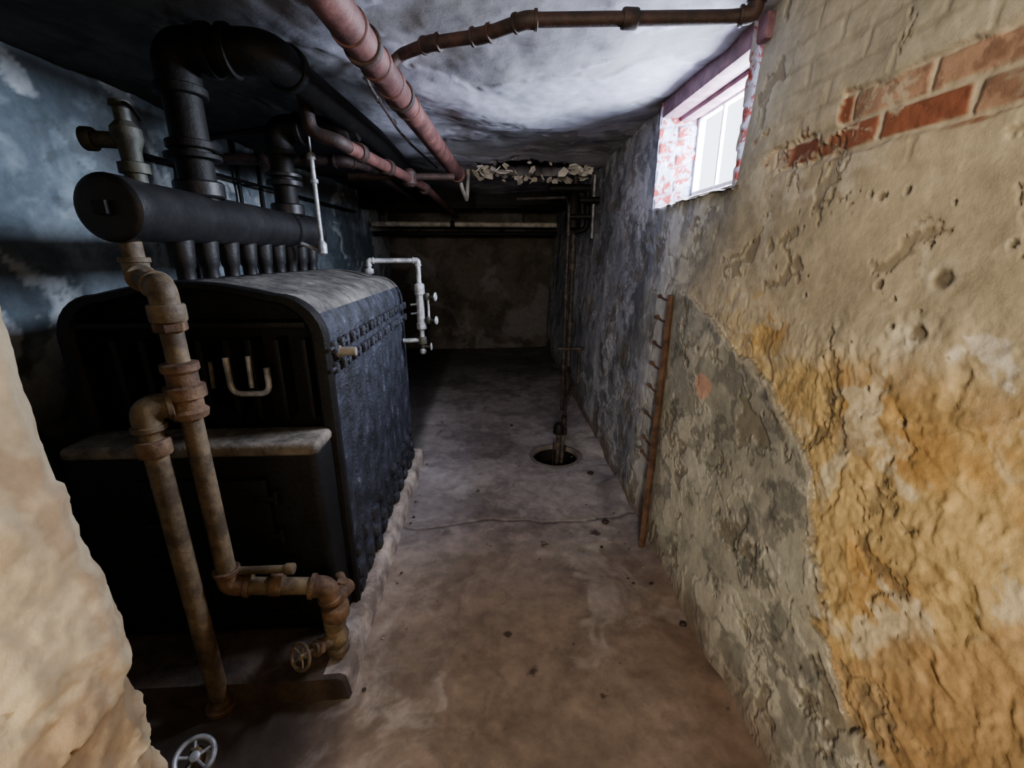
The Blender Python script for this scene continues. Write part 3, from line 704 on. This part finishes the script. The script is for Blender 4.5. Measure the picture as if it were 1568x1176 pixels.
# broken plaster flakes around ceiling hole
s = B('broken_ceiling_plaster', [M_flake, M_drust])
for k in range(75):
    a = random.uniform(0, 2*math.pi); rx = .58*random.uniform(.8, 1.1); ry = .33*random.uniform(.75, 1.15)
    cx, cy = .50+rx*math.cos(a), 4.55+ry*math.sin(a)
    if cx > 1.0: continue
    cz = 2.365+random.uniform(-.05, .02)
    rot = Matrix.Rotation(random.uniform(0, 3), 4, 'Z')@Matrix.Rotation(random.uniform(-1.1, 1.1), 4, 'X')@Matrix.Rotation(random.uniform(-.8, .8), 4, 'Y')
    m_ = 5+k % 3; R0 = random.uniform(.02, .07)
    pts = [Vector((math.cos(2*math.pi*j/m_)*R0*random.uniform(.6, 1.2), math.sin(2*math.pi*j/m_)*R0*random.uniform(.4, 1), 0)) for j in range(m_)]
    s.rings([[Vector((cx, cy, cz))+rot@(p_+Vector((0, 0, z_))) for p_ in pts] for z_ in (0, .010)], 0)
for k in range(6): s.box((.12+k*.15, 4.25, 2.45), (.145+k*.15, 4.85, 2.465), .002, 1)
s.done(20)
# ------------------------------------------------ back of room
s = B('fluorescent_tube_fixture', [M_white, M_black])
s.tube([(-1.62, 6.5, 2.02), (.98, 6.5, 2.01)], .034, 0, 0, 18); s.collar((-.50, 6.5, 2.015), (1, 0, 0), .05, .06, 1)
for x in (-1.3, -.5, .5): s.tube([(x, 6.5, 2.04), (x, 6.5, 2.42)], .008, 1, 0, 8)
s.done()
s = B('cross_pipe', [M_black]); s.tube([(-1.66, 6.7, 1.90), (1.02, 6.7, 1.90)], .035, 0, 0, 16)
for x in (-1.0, .2): s.collar((x, 6.7, 1.90), (1, 0, 0), .05, .06)
s.done()
s = B('ceiling_beam', [M_black]); s.box((-1.75, 6.2, 2.22), (1.10, 6.4, 2.46), .012); s.box((-1.74, 6.15, 2.20), (1.08, 6.45, 2.23), .006); s.done()

# ------------------------------------------------ rusty rail on right wall
s = B('rusty_wall_rail', [M_wrail])
T, Bt = Vector((.945, 2.24, 1.40)), Vector((.835, 2.03, .0))
N = 26
pts = [Bt.lerp(T, k/N) for k in range(N+1)]
s.rings([[p+Vector((-.010, .0, 0)), p+Vector((-.004, .014, 0)), p+Vector((.020, .026, 0)), p+Vector((.03, .0, 0)), p+Vector((.006, -.020, 0))] for p in pts], 0)
for tz in (.98, .90, .80, .72, .63, .52, .42, .36):
    q = Bt.lerp(T, tz); s.tube([q, q+Vector((.0, .07, .0)), q+Vector((-.005, .12, .012))], .006, 0, .02, 8)
    s.collar(q+Vector((-.005, .12, .012)), (0, 1, .3), .012, .014, 0, 10)
s.done()
s = B('floor_rubble', [M_drust, M_conc])
rub = [(.70, 2.28, .02, 0), (.80, 1.75, .012, 0), (.62, 2.05, .008, 0), (-.48, 1.9, .008, 0), (-.50, 2.4, .010, 0), (.75, 2.9, .02, 0), (.85, 1.5, .014, 0), (.2, 3.9, .012, 0)]
for k in range(50):
    e_ = random.random()
    rub.append((.80-.1*abs(random.gauss(0, .7)) if e_ < .6 else -.53+.03*abs(random.gauss(0, 1)), random.uniform(1.2, 4.2), random.uniform(.003, .009), k % 2))
for x, y, r_, m_ in rub:
    g_ = bmesh.ops.create_icosphere(s.bm, subdivisions=2 if r_ > .01 else 1, radius=r_, matrix=Matrix.Translation((x, y, r_*.6))@Matrix.Diagonal((1.2, .9, .7, 1)))
    for v_ in g_['verts']: v_.co += Vector((random.uniform(-1, 1), random.uniform(-1, 1), random.uniform(-1, 1)))*r_*.15
    s.mark(m_)
s.done(180)

# ------------------------------------------------ lights
def light(name, kind, loc, energy, color, rot=(0, 0, 0), **kw):
    l = bpy.data.lights.new(name, kind); l.energy = energy; l.color = color
    for k, v_ in kw.items(): setattr(l, k, v_)
    o_ = bpy.data.objects.new(name, l); o_.location = loc; o_.rotation_euler = rot; SC.collection.objects.link(o_); return o_
for (bx, by, bz, en) in ((-.22, -1.5, 2.02, 245), (.25, -1.6, 2.02, 50)):  # first is the lamp behind the camera; second added to light the pipes
    lt = B('unseen_bulb', [M_bulb, M_black])
    LXP = Vector((bx, by, bz))
    lt.lathe(LXP, (0, 0, 1), [(-.05, .01), (-.045, .025), (-.02, .034), (.01, .03), (.04, .016)], 0, 18); lt.lathe(LXP+Vector((0, 0, .04)), (0, 0, 1), [(0, .02), (.05, .02), (.06, .005), (.4, .005)], 1, 12)
    lt.done()
    light('unseen_bulb_light', 'POINT', (bx, by, bz-.18), en, (1.0, .88, .72), shadow_soft_size=.12)
o = light('window_daylight', 'AREA', (1.42, 2.30, 2.10), 500, (.76, .83, 1.0), shape='RECTANGLE', size=1.1, size_y=.7)
dirv = Vector((-1, 0, .0)); o.rotation_euler = dirv.to_track_quat('-Z', 'Z').to_euler()
wd = bpy.data.worlds.new('sky'); SC.world = wd; wd.use_nodes = True
wd.node_tree.nodes['Background'].inputs[0].default_value = (.75, .86, 1, 1); wd.node_tree.nodes['Background'].inputs[1].default_value = 6.0

# ------------------------------------------------ camera
cam = bpy.data.cameras.new('camera'); co = bpy.data.objects.new('camera', cam); SC.collection.objects.link(co)
cam.sensor_width = 36; cam.lens = 36*658/1568; cam.clip_start = .02
co.location = (0, 0, 1.6); co.rotation_euler = (math.radians(90-16.7), 0, math.radians(-3))
SC.camera = co
